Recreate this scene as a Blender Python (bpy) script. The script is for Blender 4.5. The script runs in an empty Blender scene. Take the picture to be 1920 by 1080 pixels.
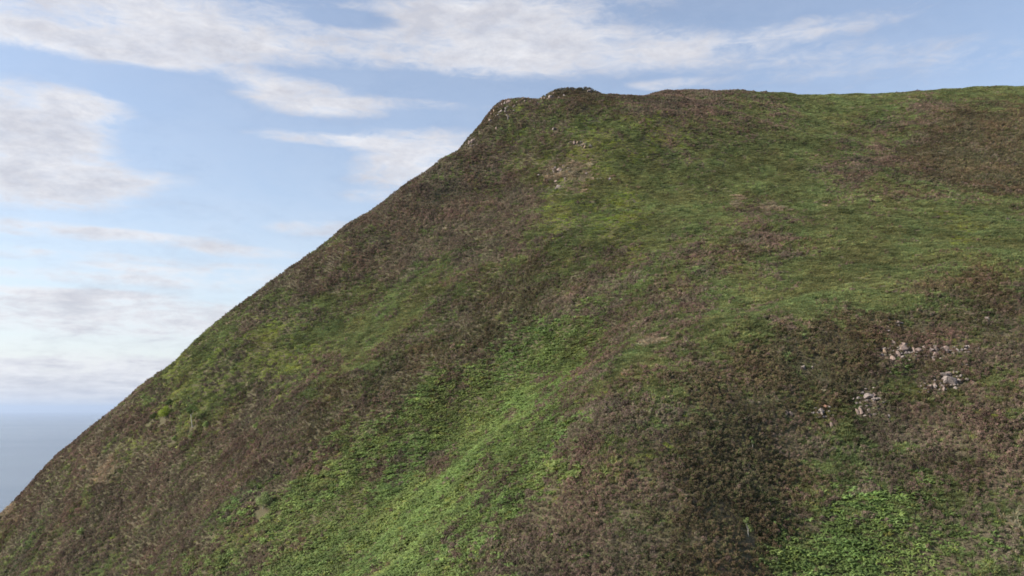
import bpy, bmesh, math, random
import numpy as np
from mathutils import Vector, Matrix

random.seed(7)
rng = np.random.default_rng(7)
sc = bpy.context.scene
C = sc.collection

# ------------------------------------------------------------------ camera
F = 1507.0                      # focal length in photo pixels (1920 wide)
PITCH = math.atan((768 - 540) / F)
cam_d = bpy.data.cameras.new('camera')
cam = bpy.data.objects.new('camera', cam_d)
C.objects.link(cam)
cam_d.sensor_width = 36.0
cam_d.lens = 36.0 * F / 1920.0
cam_d.clip_start = 0.5
cam_d.clip_end = 200000.0
cam.location = (0, 0, 0)
cam.rotation_euler = (math.pi / 2 + PITCH, 0, 0)
sc.camera = cam

# ------------------------------------------------------------------ light
SUN_EL, SUN_AZ = math.radians(30), math.radians(-101)     # azimuth from +Y towards +X
to_sun = Vector((math.sin(SUN_AZ) * math.cos(SUN_EL), math.cos(SUN_AZ) * math.cos(SUN_EL), math.sin(SUN_EL)))
sun_d = bpy.data.lights.new('sun', 'SUN')
sun_d.energy = 3.45
sun_d.angle = math.radians(0.6)
sun_d.color = (1.0, 0.93, 0.82)
sun = bpy.data.objects.new('sun', sun_d)
C.objects.link(sun)
sun.rotation_euler = (-to_sun).to_track_quat('-Z', 'Y').to_euler()

sc.view_settings.view_transform = 'Standard'
sc.view_settings.look = 'None'
sc.view_settings.exposure = 1.29
sc.view_settings.gamma = 1.0
sc.view_settings.use_curve_mapping = False
sc.cycles.max_bounces = 6
sc.cycles.diffuse_bounces = 3
sc.cycles.transmission_bounces = 3
sc.cycles.use_denoising = True
sc.cycles.filter_width = 1.6

def px_angles(u, v):
    """photo pixel -> azimuth, elevation (radians)"""
    x, y = (u - 960) / F, (540 - v) / F
    dy, dz = math.cos(PITCH) - y * math.sin(PITCH), math.sin(PITCH) + y * math.cos(PITCH)
    return math.atan2(x, dy), math.atan2(dz, math.hypot(x, dy))

# ------------------------------------------------------------------ sky
world = bpy.data.worlds.new('World')
sc.world = world
world.use_nodes = True
wt = world.node_tree
wt.nodes.clear()
def wn(kind, **kw):
    n = wt.nodes.new(kind)
    for k, val in kw.items():
        setattr(n, k, val)
    return n
def wmath(op, a, b=None, c=None, clamp=False):
    n = wn('ShaderNodeMath', operation=op, use_clamp=clamp)
    for i, val in enumerate((a, b, c)):
        if val is None: continue
        if isinstance(val, (int, float)): n.inputs[i].default_value = val
        else: wt.links.new(val, n.inputs[i])
    return n.outputs[0]
sky = wn('ShaderNodeTexSky', sky_type='NISHITA')
sky.sun_disc = False
sky.sun_elevation = SUN_EL
sky.sun_rotation = SUN_AZ
sky.altitude = 200
sky.air_density = 1.0
sky.dust_density = 1.2
sky.ozone_density = 1.6
tc = wn('ShaderNodeTexCoord')
sep = wn('ShaderNodeSeparateXYZ')
wt.links.new(tc.outputs['Generated'], sep.inputs[0])
sx, sy, sz = sep.outputs
az = wmath('ARCTAN2', sx, sy)
el = wmath('ARCSINE', sz)
ang = wn('ShaderNodeCombineXYZ')
wt.links.new(az, ang.inputs[0]); wt.links.new(el, ang.inputs[1])
# cloud-deck coordinates: direction projected onto a flat layer
zz = wmath('ADD', wmath('MAXIMUM', sz, 0.0), 0.13)
dk = wn('ShaderNodeCombineXYZ')
wt.links.new(wmath('DIVIDE', sx, zz), dk.inputs[0])
wt.links.new(wmath('DIVIDE', sy, zz), dk.inputs[1])
def wnoise(vec, scale, detail, rough, dist=0.0, loc=(0, 0, 0), scl=(1, 1, 1)):
    mp = wn('ShaderNodeMapping')
    mp.inputs['Location'].default_value = loc
    mp.inputs['Scale'].default_value = scl
    wt.links.new(vec, mp.inputs['Vector'])
    n = wn('ShaderNodeTexNoise')
    n.inputs['Scale'].default_value = scale
    n.inputs['Detail'].default_value = detail
    n.inputs['Roughness'].default_value = rough
    n.inputs['Distortion'].default_value = dist
    wt.links.new(mp.outputs[0], n.inputs['Vector'])
    return n.outputs['Fac']
n_big = wnoise(dk.outputs[0], 0.9, 2, 0.5, 0.0, (3.1, 1.7, 0.0))
n_det = wnoise(dk.outputs[0], 3.4, 10, 0.66, 0.3, (0.4, 5.2, 1.0))
n_fib = wnoise(ang.outputs[0], 13.0, 11, 0.72, 0.2, (2.0, 0.3, 0.0), (1.0, 2.4, 1.0))
# cloud banks: (u, v, half width, half height, amount) in photo pixels, turned into sky directions
BANKS = [
 (80, 5, 330, 62, 0.8), (90, 80, 260, 26, 0.8), (420, 30, 220, 50, 0.6), (330, 105, 150, 20, 0.6), (520, 95, 260, 26, 0.6), (860, 60, 260, 62, 0.85), (900, 125, 150, 26, 0.5), (1110, 95, 240, 46, 0.75), (1020, 10, 260, 30, 0.5),
 (1400, 90, 220, 34, 0.5), (1620, 112, 240, 24, 0.34), (1860, 105, 120, 26, 0.34), (1650, 25, 240, 20, 0.22),
 (670, 38, 90, 16, -0.7), (40, 215, 170, 56, 0.9), (180, 200, 90, 26, 0.65), (30, 300, 190, 52, 0.9), (150, 335, 130, 24, 0.6), (70, 365, 140, 26, 0.65), (330, 338, 60, 14, 0.5),
 (560, 180, 130, 34, 0.8), (500, 155, 80, 22, 0.45), (780, 196, 150, 13, 0.5), (590, 260, 150, 15, 0.75), (780, 268, 150, 32, 0.85), (740, 325, 110, 40, 0.75), (690, 372, 60, 16, 0.5), (800, 310, 90, 40, 0.5), (640, 205, 110, 18, 0.5), (230, 500, 90, 7, 0.5), (480, 500, 80, 8, 0.5),
 (90, 430, 240, 15, 0.75), (300, 442, 110, 9, 0.5), (590, 428, 100, 17, 0.65), (460, 472, 110, 13, 0.7), (190, 480, 130, 9, 0.5), (20, 470, 60, 12, 0.5),
 (380, 520, 200, 22, 0.7), (90, 515, 170, 12, 0.6), (80, 545, 180, 9, 0.7), (200, 590, 420, 38, 1.0), (200, 698, 620, 30, 1.0), (260, 736, 1500, 20, 0.9),
 (1250, 158, 80, 11, 0.6), (330, 240, 110, 80, -0.3), (200, 125, 190, 12, -0.35),
]
total = None
for (u, v, ru, rv, amt) in BANKS:
    a0, e0 = px_angles(u, v)
    m = wn('ShaderNodeVectorMath', operation='MULTIPLY_ADD')
    wt.links.new(ang.outputs[0], m.inputs[0])
    ia, ie = F / ru, F / rv
    m.inputs[1].default_value = (ia, ie, 0)
    m.inputs[2].default_value = (-a0 * ia, -e0 * ie, 0)
    d = wn('ShaderNodeVectorMath', operation='DOT_PRODUCT')
    wt.links.new(m.outputs[0], d.inputs[0]); wt.links.new(m.outputs[0], d.inputs[1])
    g = wmath('POWER', 0.36, wmath('MULTIPLY', d.outputs['Value'], d.outputs['Value']))
    total = wmath('MULTIPLY', g, amt) if total is None else wmath('MULTIPLY_ADD', g, amt, total)
tex = wmath('ADD', wmath('MULTIPLY', wmath('SUBTRACT', n_det, 0.5), 1.7), wmath('MULTIPLY', wmath('SUBTRACT', n_fib, 0.5), 1.6))
n_wsp = wnoise(ang.outputs[0], 30.0, 8, 0.7, 0.6, (0.7, 4.1, 0.0), (0.8, 2.6, 1.0))
tex = wmath('ADD', tex, wmath('MULTIPLY', wmath('SUBTRACT', n_wsp, 0.5), 1.1))
tex = wmath('MULTIPLY', tex, wmath('MULTIPLY_ADD', wmath('MINIMUM', wmath('MAXIMUM', total, 0.0), 1.0), 0.55, 0.85))
tex = wmath('ADD', tex, wmath('MULTIPLY', wmath('SUBTRACT', n_big, 0.56), 0.7))
dens = wmath('ADD', wmath('MULTIPLY', total, 1.22), tex)
mr = wn('ShaderNodeMapRange', interpolation_type='SMOOTHSTEP')
mr.inputs['From Min'].default_value = 0.12
mr.inputs['From Max'].default_value = 1.4
wt.links.new(dens, mr.inputs['Value'])
# thin high veil everywhere, thicker towards the horizon
veil = wmath('MULTIPLY_ADD', wmath('POWER', 2.718, wmath('MULTIPLY', wmath('MAXIMUM', el, 0.0), -6.0)), 0.72, 0.13)
veil = wmath('MULTIPLY', veil, wmath('MULTIPLY_ADD', n_det, 0.9, 0.55))
cover = wmath('SUBTRACT', 1.0, wmath('MULTIPLY', wmath('SUBTRACT', 1.0, veil), wmath('SUBTRACT', 1.0, wmath('MULTIPLY', mr.outputs[0], wmath('MULTIPLY_ADD', n_wsp, 0.55, 0.6, clamp=True)))), clamp=True)
shade = wn('ShaderNodeMapRange')
shade.inputs['From Min'].default_value = 0.5
shade.inputs['From Max'].default_value = 1.5
lump = wmath('ADD', wmath('MULTIPLY', wmath('SUBTRACT', n_fib, 0.5), 2.6), wmath('MULTIPLY', wmath('SUBTRACT', n_det, 0.5), 2.2))
wt.links.new(wmath('ADD', wmath('MULTIPLY_ADD', dens, 0.22, 0.62), lump), shade.inputs['Value'])
ccol = wn('ShaderNodeMix', data_type='RGBA')
CLOUD_A = (0.375, 0.373, 0.385, 1)
CLOUD_B = (0.262, 0.264, 0.288, 1)
ccol.inputs['A'].default_value = CLOUD_A
ccol.inputs['B'].default_value = CLOUD_B
wt.links.new(shade.outputs[0], ccol.inputs['Factor'])
SKY_STRENGTH = 0.082
skymul = wn('ShaderNodeVectorMath', operation='SCALE')
skymul.inputs['Scale'].default_value = 1.0
wt.links.new(sky.outputs[0], skymul.inputs[0])
cldmul = wn('ShaderNodeVectorMath', operation='SCALE')
cldmul.inputs['Scale'].default_value = 1.0 / SKY_STRENGTH
wt.links.new(ccol.outputs['Result'], cldmul.inputs[0])
mix = wn('ShaderNodeMix', data_type='RGBA')
wt.links.new(cover, mix.inputs['Factor'])
wt.links.new(skymul.outputs[0], mix.inputs['A'])
wt.links.new(cldmul.outputs[0], mix.inputs['B'])
bg = wn('ShaderNodeBackground')
bg.inputs['Strength'].default_value = SKY_STRENGTH
wt.links.new(mix.outputs['Result'], bg.inputs['Color'])
wo = wn('ShaderNodeOutputWorld')
wt.links.new(bg.outputs[0], wo.inputs['Surface'])
world.cycles.sampling_method = 'MANUAL'
world.cycles.sample_map_resolution = 512

# ------------------------------------------------------------------ helpers
def vnoise(x, y, seed=0):
    xi, yi = np.floor(x).astype(np.int64), np.floor(y).astype(np.int64)
    fx, fy = x - xi, y - yi
    fx, fy = fx * fx * (3 - 2 * fx), fy * fy * (3 - 2 * fy)
    def h(a, b):
        n = (a * 374761393 + b * 668265263 + seed * 974711 + 12345) & 0x7fffffff
        n = ((n ^ (n >> 13)) * 1274126177) & 0x7fffffff
        return ((n ^ (n >> 16)) & 0xffff) / 65535.0
    return (h(xi, yi) * (1 - fx) + h(xi + 1, yi) * fx) * (1 - fy) + (h(xi, yi + 1) * (1 - fx) + h(xi + 1, yi + 1) * fx) * fy - 0.5
def fbm(x, y, seed=0, octv=4):
    s, a = 0, 1.0
    for i in range(octv):
        s = s + a * vnoise(x * 2 ** i + 17.3 * i, y * 2 ** i - 9.1 * i, seed + i)
        a *= 0.5
    return s
def ray(u, v):
    u, v = np.asarray(u, float), np.asarray(v, float)
    x, y = (u - 960) / F, (540 - v) / F
    cp, sp = math.cos(PITCH), math.sin(PITCH)
    return np.stack([x, cp - y * sp, sp + y * cp], -1)
def project(P):
    cp, sp = math.cos(PITCH), math.sin(PITCH)
    d = P[..., 1] * cp + P[..., 2] * sp
    up = -P[..., 1] * sp + P[..., 2] * cp
    d = np.maximum(d, 0.1)
    return 960 + F * P[..., 0] / d, 540 - F * up / d
def link(o, parent=None):
    C.objects.link(o)
    if parent is not None: o.parent = parent
    return o
def tag(o, label, cat, group=None):
    o['label'] = label; o['category'] = cat
    if group: o['group'] = group
    return o
def mesh_np(name, verts, faces, smooth=False):
    me = bpy.data.meshes.new(name)
    me.from_pydata([tuple(p) for p in verts], [], [tuple(f) for f in faces])
    if smooth: me.polygons.foreach_set('use_smooth', [True] * len(me.polygons))
    me.update()
    return me

# ------------------------------------------------------------------ terrain
# control points: photo pixel + forward distance in metres
CP = [
 # spur crest
 (930,1080,52),(1010,990,55),(1100,880,58),(1250,740,64),(1400,640,72),(1500,595,77),(1700,560,80),(1900,525,82),(2150,500,84),
 # front face right of the spur
 (1180,1080,48.5),(1330,1000,50.8),(1450,1080,49.6),(1450,850,59.8),(1480,720,66.6),(1600,900,57.6),(1650,1080,49.6),(1900,1080,48),(2200,1080,47),(1900,800,60),(2200,800,58),(1700,720,66.5),(1900,650,70),
 # gully axis
 (600,1160,67.5),(667,1080,71.5),(790,920,80),(905,810,88.5),(980,700,98),(1030,600,105),(1060,520,113),
 # head of gully, green bowl
 (1250,600,84),(1400,580,86),(1250,500,104),(1400,450,109),(1600,480,98),(1750,450,102),(1900,400,116),(2150,390,118),
 (1080,400,134),(1250,350,145),(1080,270,160),(1400,300,152),(1600,330,140),(1900,330,141),(1650,270,165),
 (1850,225,170),(1700,230,178),(2100,200,178),(1550,220,185),
 # left face
 (480,1080,82),(250,1080,99),(0,1080,117),(-200,1260,112),(200,1260,84),(-100,1160,118),(560,850,96),(430,950,92),(700,700,106),(620,780,100),(850,560,119),(760,640,112),(950,450,131),
 (250,900,115),(120,960,118),(300,775,124),(450,700,123),(600,600,130),(700,480,141),(850,350,157),(950,300,163),
]
SIL = [(-250,1215,126),(-120,1085,129),(0,968,131),(100,862,132),(250,737,135),(450,572,143),(640,432,152),(770,340,160),(835,294,165),(880,262,171),(905,229,176),(925,204,180),(955,190,186),
       (1010,182,193),(1075,178,196),(1150,178,200),(1250,171,204),(1450,173,212),(1600,176,216),(1750,170,220),(1900,163,224),(2150,160,230)]
pts = []
for (u, v, D) in CP + SIL:
    r = ray(u, v); pts.append(r * (D / r[1]))
for (u, v, D) in SIL:                        # ground behind the skyline falls away below the line of sight
    r = ray(u, v); p = r * (D / r[1])
    t = min(1.0, max(0.0, (u - 860) / 180.0))
    drop1, drop2 = -9 + 11 * t, -38 + 40 * t
    q = r * ((D + 14) / r[1]); q = np.array([q[0], q[1], p[2] + drop1]); pts.append(q)
    q = r * ((D + 45) / r[1]); q = np.array([q[0], q[1], p[2] + drop2]); pts.append(q)
for q in [(-40,30,-48),(0,22,-33),(40,20,-31),(90,20,-31),(-90,50,-58),(-140,90,-72),(-190,140,-100),(-190,220,-120),(-60,330,-40),(60,330,66),(200,330,82),
          (220,220,78),(190,120,30),(150,60,-6),(150,20,-30),(-140,20,-90)]:
    pts.append(np.array(q, float))
pts = np.array(pts)
cx = pts[:, :2]
def tps(d2):
    return np.where(d2 > 1e-9, 0.5 * d2 * np.log(np.maximum(d2, 1e-9)), 0.0)
S0 = 60.0
nP = len(pts)
K = tps((((cx[:, None] - cx[None]) / S0) ** 2).sum(-1)) + np.eye(nP) * 5e-5
P1 = np.hstack([np.ones((nP, 1)), cx / S0])
A = np.zeros((nP + 3, nP + 3)); A[:nP, :nP] = K; A[:nP, nP:] = P1; A[nP:, :nP] = P1.T
Ai = np.linalg.inv(A)
sol = Ai @ np.concatenate([pts[:, 2], np.zeros(3)])
SEA = -210.0
def base_h(x, y):
    x, y = np.asarray(x, float), np.asarray(y, float)
    shp = x.shape
    x, y = x.ravel(), y.ravel()
    out = np.empty(len(x))
    for i in range(0, len(x), 20000):
        q = np.stack([x[i:i + 20000], y[i:i + 20000]], -1)
        k = tps((((q[:, None] - cx[None]) / S0) ** 2).sum(-1))
        out[i:i + 20000] = k @ sol[:nP] + sol[nP] + q @ sol[nP + 1:] / S0
    return out.reshape(shp)
BUMPS = []
def height(x, y):
    """hill with small lumps, before the far slopes are led down to the sea"""
    z = base_h(x, y)
    near = np.clip((np.hypot(x, y) - 20) / 40, 0, 1)
    z = z + near * (0.9 * fbm(x / 7.5, y / 7.5, 3, 3) + 0.30 * vnoise(x / 2.1, y / 2.1, 11) + 0.15 * vnoise(x / 1.1, y / 1.1, 19))
    for (bx, by, amp, sg) in BUMPS:
        z = z + amp * np.exp(-0.5 * ((x - bx) ** 2 + (y - by) ** 2) / sg ** 2)
    out = np.maximum(0, np.maximum(np.maximum(-170 - x, x - 200), np.maximum(y - 330, 10 - y)))
    return z - 0.75 * out - 0.002 * out ** 2

# fit the skyline: raise or lower the skyline points until the crest stands where the photograph has it
nC, nS = len(CP), len(SIL)
su_ = np.array([q[0] for q in SIL], float); sv_ = np.array([q[1] for q in SIL], float)
sd_ = ray(su_, sv_); sd_ = sd_ / sd_[:, 1:2]
ts_ = np.arange(90, 300, 1.0)
for it in range(7):
    X_, Y_ = sd_[:, 0:1] * ts_, sd_[:, 1:2] * ts_
    rel = (height(X_, Y_) + 0.22) / Y_ - sd_[:, 2:3]           # above the sight line, per metre of distance
    k_ = rel.argmax(1)
    err = rel.max(1) * sd_[:, 1] * ts_[k_]
    for a_ in range(nS):
        if su_[a_] < 0: continue
        dz = -0.8 * float(np.clip(err[a_], -3, 3))
        pts[nC + a_, 2] += dz; pts[nC + nS + 2 * a_, 2] += dz; pts[nC + nS + 2 * a_ + 1, 2] += dz
    sol = Ai @ np.concatenate([pts[:, 2], np.zeros(3)])
for (u, v, D, amp, sg) in [(944,188,183,1.5,2.2),(958,185,185,1.5,1.7),(1008,180,192,1.7,1.7),(1025,178,194,2.9,2.6),(1052,177,195,2.3,2.4),(1080,177,196,2.0,2.2),(1108,176,197,2.1,1.8),(884,258,171,.6,1.5),(1000,181,191,.6,1.4)]:
    r = ray(u, v) ; BUMPS.append((r[0] * D / r[1], D, amp, sg))
print('skyline error px', np.round(rel.max(1) * F, 1))

X0, X1, Y0, Y1, ST = -330.0, 360.0, -140.0, 520.0, 1.0
gx = np.concatenate([np.arange(X0, -150, 5.0), np.arange(-150, 165, 0.8), np.arange(165, X1, 5.0)])
gy = np.concatenate([np.arange(Y0, 30, 5.0), np.arange(30, 250, 0.8), np.arange(250, Y1, 5.0)])
GX, GY = np.meshgrid(gx, gy)
GZ = height(GX, GY)
GZ = np.maximum(GZ, SEA - 3)
ny_, nx_ = GX.shape
def h_at(x, y):
    """bilinear height on the built mesh"""
    i = np.clip(np.searchsorted(gx, x) - 1, 0, nx_ - 2); j = np.clip(np.searchsorted(gy, y) - 1, 0, ny_ - 2)
    fx = np.clip((x - gx[i]) / (gx[i + 1] - gx[i]), 0, 1); fy = np.clip((y - gy[j]) / (gy[j + 1] - gy[j]), 0, 1)
    return (GZ[j, i] * (1 - fx) + GZ[j, i + 1] * fx) * (1 - fy) + (GZ[j + 1, i] * (1 - fx) + GZ[j + 1, i + 1] * fx) * fy
def normal_at(x, y, e=1.2):
    dx = (h_at(x + e, y) - h_at(x - e, y)) / (2 * e)
    dy = (h_at(x, y + e) - h_at(x, y - e)) / (2 * e)
    n = np.stack([-dx, -dy, np.ones_like(dx)], -1)
    return n / np.linalg.norm(n, axis=-1, keepdims=True)
def hit(u, v):
    """where the sight line through photo pixels meets the hill"""
    u, v = np.atleast_1d(u).astype(float), np.atleast_1d(v).astype(float)
    d = ray(u, v); d = d / d[:, 1:2]
    ts = np.arange(38, 262, 0.4)
    X, Y, Z = d[:, 0:1] * ts, d[:, 1:2] * ts, d[:, 2:3] * ts
    below = h_at(X, Y) > Z
    ok = below.any(1)
    k = below.argmax(1)
    return d * ts[k][:, None], ok

def attr_col(me, name, arr, domain='POINT'):
    a = me.attributes.new(name, 'FLOAT_COLOR', domain)
    a.data.foreach_set('color', np.hstack([arr, np.ones((len(arr), 1))]).astype(np.float32).ravel())

# ---- vegetation map: a chart of what grows where, 80 x 60 photo pixels to a letter, laid onto the hill
CHART = """
...........mmdmhhmgggggg
...........hmmymmmggmhdd
..........mmmygggggmmddd
.........hhhmyggggggmmgm
........hhhhmgyggmmggggg
.......hhhhhmmmghmmggggg
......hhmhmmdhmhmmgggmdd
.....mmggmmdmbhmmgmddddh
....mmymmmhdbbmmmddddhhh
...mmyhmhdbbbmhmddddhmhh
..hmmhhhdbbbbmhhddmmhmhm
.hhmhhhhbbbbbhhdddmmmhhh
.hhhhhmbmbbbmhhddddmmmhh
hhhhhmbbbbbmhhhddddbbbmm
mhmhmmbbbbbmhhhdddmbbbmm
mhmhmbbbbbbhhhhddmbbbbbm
""".split()
# species: heather, dark heather, grass, bracken, bilberry, straw
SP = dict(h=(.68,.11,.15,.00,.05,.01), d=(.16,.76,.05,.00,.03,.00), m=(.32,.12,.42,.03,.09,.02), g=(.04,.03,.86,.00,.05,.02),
          b=(.09,.04,.09,.74,.04,.00), y=(.07,.05,.24,.04,.60,.00), n=(.36,.12,.14,.34,.04,.00), t=(.06,.02,.14,.01,.02,.75))
cu, cv, cw = [], [], []
for r_, row in enumerate(CHART):
    for c_, ch in enumerate(row):
        if ch != '.':
            cu.append(40 + 80 * c_); cv.append(180 + 60 * r_); cw.append(SP[ch])
            if c_ == 0: cu.append(-60); cv.append(180 + 60 * r_); cw.append(SP[ch])
            if c_ == 23: cu += [1970, 2070]; cv += [180 + 60 * r_] * 2; cw += [SP[ch]] * 2
# smaller patches read off the photograph: (u, v, half width px, letter)
SPOTS = [(1065,325,16,'t'),(1085,318,14,'t'),(1040,330,14,'t'),(1075,340,14,'t'),(1050,345,12,'y'),(1035,340,14,'y'),(1085,285,20,'y'),(1100,265,18,'y'),(1170,405,22,'y'),(1195,392,18,'y'),
  (1150,420,16,'y'),(1060,375,22,'y'),(1050,395,18,'y'),(1230,250,24,'y'),(1260,235,20,'y'),(970,255,10,'y'),(955,238,8,'y'),(945,232,6,'y'),(985,215,10,'y'),(975,255,8,'y'),
  (520,650,30,'y'),(560,640,22,'y'),(380,710,26,'y'),(410,700,22,'y'),(350,720,18,'y'),(255,835,16,'y'),(270,825,12,'y'),(240,845,12,'y'),(215,865,14,'t'),(195,880,12,'t'),
  (4,966,9,'t'),(14,958,7,'t'),(300,905,18,'h'),(1450,395,9,'t'),(1385,380,6,'t'),(1905,975,12,'t'),(1745,640,9,'t'),(1770,650,8,'t'),(1800,640,8,'t'),
  (1560,722,7,'t'),(1630,770,12,'g'),(1685,745,16,'g'),(1590,800,16,'g'),(1525,770,14,'g'),(1905,720,12,'g'),(1805,745,12,'g'),(1840,650,10,'g'),(1685,690,10,'b'),
  (400,1010,20,'n'),(330,1060,20,'n'),(440,960,20,'n'),(500,930,16,'n'),(540,890,14,'n'),(610,830,14,'n'),(670,785,13,'n'),(740,735,12,'n'),(810,690,12,'n'),(870,655,10,'n'),(300,1090,20,'n'),(350,1000,16,'h'),(820,872,16,'h'),(700,890,14,'h'),(735,880,14,'h'),(760,905,12,'h'),(690,935,13,'h'),(600,985,12,'h'),(838,1005,11,'h'),(930,890,10,'h'),(900,925,10,'h'),(640,880,8,'h'),(560,1020,9,'h'),(1020,720,9,'h'),(960,780,8,'h'),(660,860,22,'b'),(720,830,22,'b'),(770,800,24,'b'),(620,900,22,'b'),(570,960,24,'b'),(800,740,22,'b'),(850,720,22,'b'),(900,700,20,'b'),(640,950,24,'b'),(520,1010,24,'b'),(430,1050,18,'n'),(740,960,24,'b'),(780,1020,24,'b'),(690,1030,26,'b'),(860,940,20,'b'),(450,990,10,'n'),(1120,680,14,'n'),(1090,730,14,'n'),(1170,610,16,'h'),(1050,590,14,'h'),(960,560,30,'d'),(900,620,30,'d'),
  (860,660,30,'d'),(760,690,30,'d'),(600,790,16,'d'),(530,850,18,'h'),(640,740,20,'d'),(480,880,20,'h'),(1050,960,20,'h'),(1000,1010,18,'h'),(1110,850,18,'h'),(1150,780,14,'h'),(930,1070,14,'h'),(1230,720,14,'h'),(1060,790,16,'n'),(1040,850,14,'n'),(985,880,14,'b'),(930,960,24,'b'),(860,1040,24,'b'),
  (1020,960,22,'h'),(960,1030,22,'h'),(1200,660,18,'g'),(1210,775,12,'g'),(1230,640,8,'t'),(1180,700,6,'t'),(1050,650,22,'b'),(1000,640,20,'b'),(940,690,20,'b'),(1500,560,22,'g'),(1380,560,26,'g'),(1350,600,18,'g'),
  (1650,545,20,'g'),(1800,445,26,'y'),(1750,430,18,'g'),(1560,320,18,'h'),(1640,300,16,'h'),(1600,330,14,'h'),(1750,215,20,'h'),(1800,290,24,'d'),(1880,300,24,'d'),(1740,300,24,'d'),(1800,240,24,'d'),(1840,270,28,'d'),(1760,270,26,'d'),(1900,250,26,'d'),(1900,330,20,'d'),(1820,320,22,'d'),(1960,290,26,'d'),
  (1300,185,26,'h'),(1250,190,22,'h'),(1200,195,20,'h'),(1460,215,16,'h'),(1100,180,12,'d'),(1040,180,10,'d'),(930,215,12,'d'),(880,265,8,'d'),(905,240,8,'d'),(860,285,6,'d'),
  (1440,470,24,'h'),(1420,440,18,'h'),(1380,470,20,'d'),(1310,490,20,'h'),(1340,520,20,'m'),(1480,430,12,'m'),(440,545,16,'h'),(790,400,30,'h'),(840,380,26,'h'),(900,400,26,'h'),(960,360,22,'h'),
  (800,520,20,'g'),(760,580,20,'g'),(680,650,20,'g'),(600,740,18,'m'),(640,600,22,'g'),(300,770,10,'y'),(330,690,14,'y'),(1360,450,14,'m')]
su = np.array(cu + [s[0] for s in SPOTS], float); sv = np.array(cv + [s[1] for s in SPOTS], float)
sw = np.array(cw + [SP[s[3]] for s in SPOTS], float)
ssig = np.array([44.0] * len(cu) + [s[2] for s in SPOTS]); samp = np.array([1.0] * len(cu) + [4.0] * len(SPOTS))
# lower the sight line a little where it misses just above the skyline
SPt, sok = hit(su, sv)
for dv in (6, 14, 26):
    bad = ~sok
    if bad.any():
        p2, ok2 = hit(su[bad], sv[bad] + dv)
        SPt[bad] = p2; sok[bad] = ok2
SPt, sw, ssig, samp = SPt[sok], sw[sok], ssig[sok], samp[sok]
srad = ssig / F * SPt[:, 1] * 1.15
snorm = normal_at(SPt[:, 0], SPt[:, 1], 4.0)
# a photo pixel covers more ground along a surface seen aslant: stretch each patch along the slope accordingly
sview = SPt / np.linalg.norm(SPt, axis=1, keepdims=True)
sslant = np.clip(np.abs((snorm * sview).sum(1)), 0.22, 1.0)
salong = sview - snorm * (sview * snorm).sum(1, keepdims=True)
salong /= np.linalg.norm(salong, axis=1, keepdims=True)
def species_weights(P):
    W = np.zeros((len(P), 6))
    for i in range(0, len(P), 15000):
        d = P[i:i + 15000, None] - SPt[None]
        dl = (d * salong[None]).sum(-1)
        d2 = (d * d).sum(-1) - dl ** 2 + (dl * sslant[None]) ** 2
        k = samp * np.exp(-0.5 * d2 / srad ** 2) + 1e-9
        W[i:i + 15000] = (k @ sw) / k.sum(1, keepdims=True)
    return W

# ---- hill mesh
V = np.stack([GX, GY, GZ], -1).reshape(-1, 3)
ii = np.arange(nx_ - 1)[None] + np.arange(ny_ - 1)[:, None] * nx_
FQ = np.stack([ii, ii + 1, ii + 1 + nx_, ii + nx_], -1).reshape(-1, 4)
me = bpy.data.meshes.new('hill')
me.vertices.add(len(V)); me.vertices.foreach_set('co', V.astype(np.float32).ravel())
me.loops.add(FQ.size); me.loops.foreach_set('vertex_index', FQ.astype(np.int32).ravel())
me.polygons.add(len(FQ)); me.polygons.foreach_set('loop_start', (np.arange(len(FQ)) * 4).astype(np.int32))
me.polygons.foreach_set('use_smooth', np.ones(len(FQ), bool))
me.update(calc_edges=True)
me.validate()

def new_mat(name):
    m = bpy.data.materials.new(name); m.use_nodes = True
    nt = m.node_tree; nt.nodes.clear()
    out = nt.nodes.new('ShaderNodeOutputMaterial')
    return m, nt, out
def nd(nt, kind, ins=None, **kw):
    n = nt.nodes.new(kind)
    for k, val in kw.items(): setattr(n, k, val)
    for k, val in (ins or {}).items():
        if hasattr(val, 'is_linked'): nt.links.new(val, n.inputs[k])
        else: n.inputs[k].default_value = val
    return n

# ground under the plants: peat, moss and dead stems
m_soil, nt, out = new_mat('peaty_ground')
geo = nd(nt, 'ShaderNodeNewGeometry')
a1 = nd(nt, 'ShaderNodeTexNoise', {'Vector': geo.outputs['Position'], 'Scale': 0.9, 'Detail': 6.0, 'Roughness': 0.6})
a2 = nd(nt, 'ShaderNodeTexNoise', {'Vector': geo.outputs['Position'], 'Scale': 6.0, 'Detail': 5.0, 'Roughness': 0.7})
rp = nd(nt, 'ShaderNodeValToRGB', {'Fac': a1.outputs['Fac']})
rp.color_ramp.elements[0].position = 0.35; rp.color_ramp.elements[0].color = (0.075, 0.058, 0.040, 1)
rp.color_ramp.elements[1].position = 0.65; rp.color_ramp.elements[1].color = (0.07, 0.08, 0.032, 1)
mx = nd(nt, 'ShaderNodeMix', {'Factor': a2.outputs['Fac'], 'A': rp.outputs[0], 'B': (0.11, 0.09, 0.06, 1)}, data_type='RGBA')
bp = nd(nt, 'ShaderNodeBump', {'Height': a2.outputs['Fac'], 'Strength': 0.6, 'Distance': 0.15})
bs = nd(nt, 'ShaderNodeBsdfPrincipled', {'Base Color': mx.outputs['Result'], 'Roughness': 0.95, 'Normal': bp.outputs[0], 'Specular IOR Level': 0.1})
nt.links.new(bs.outputs[0], out.inputs[0])
me.materials.append(m_soil)
hill = link(bpy.data.objects.new('hill', me)); hill['kind'] = 'structure'

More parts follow.
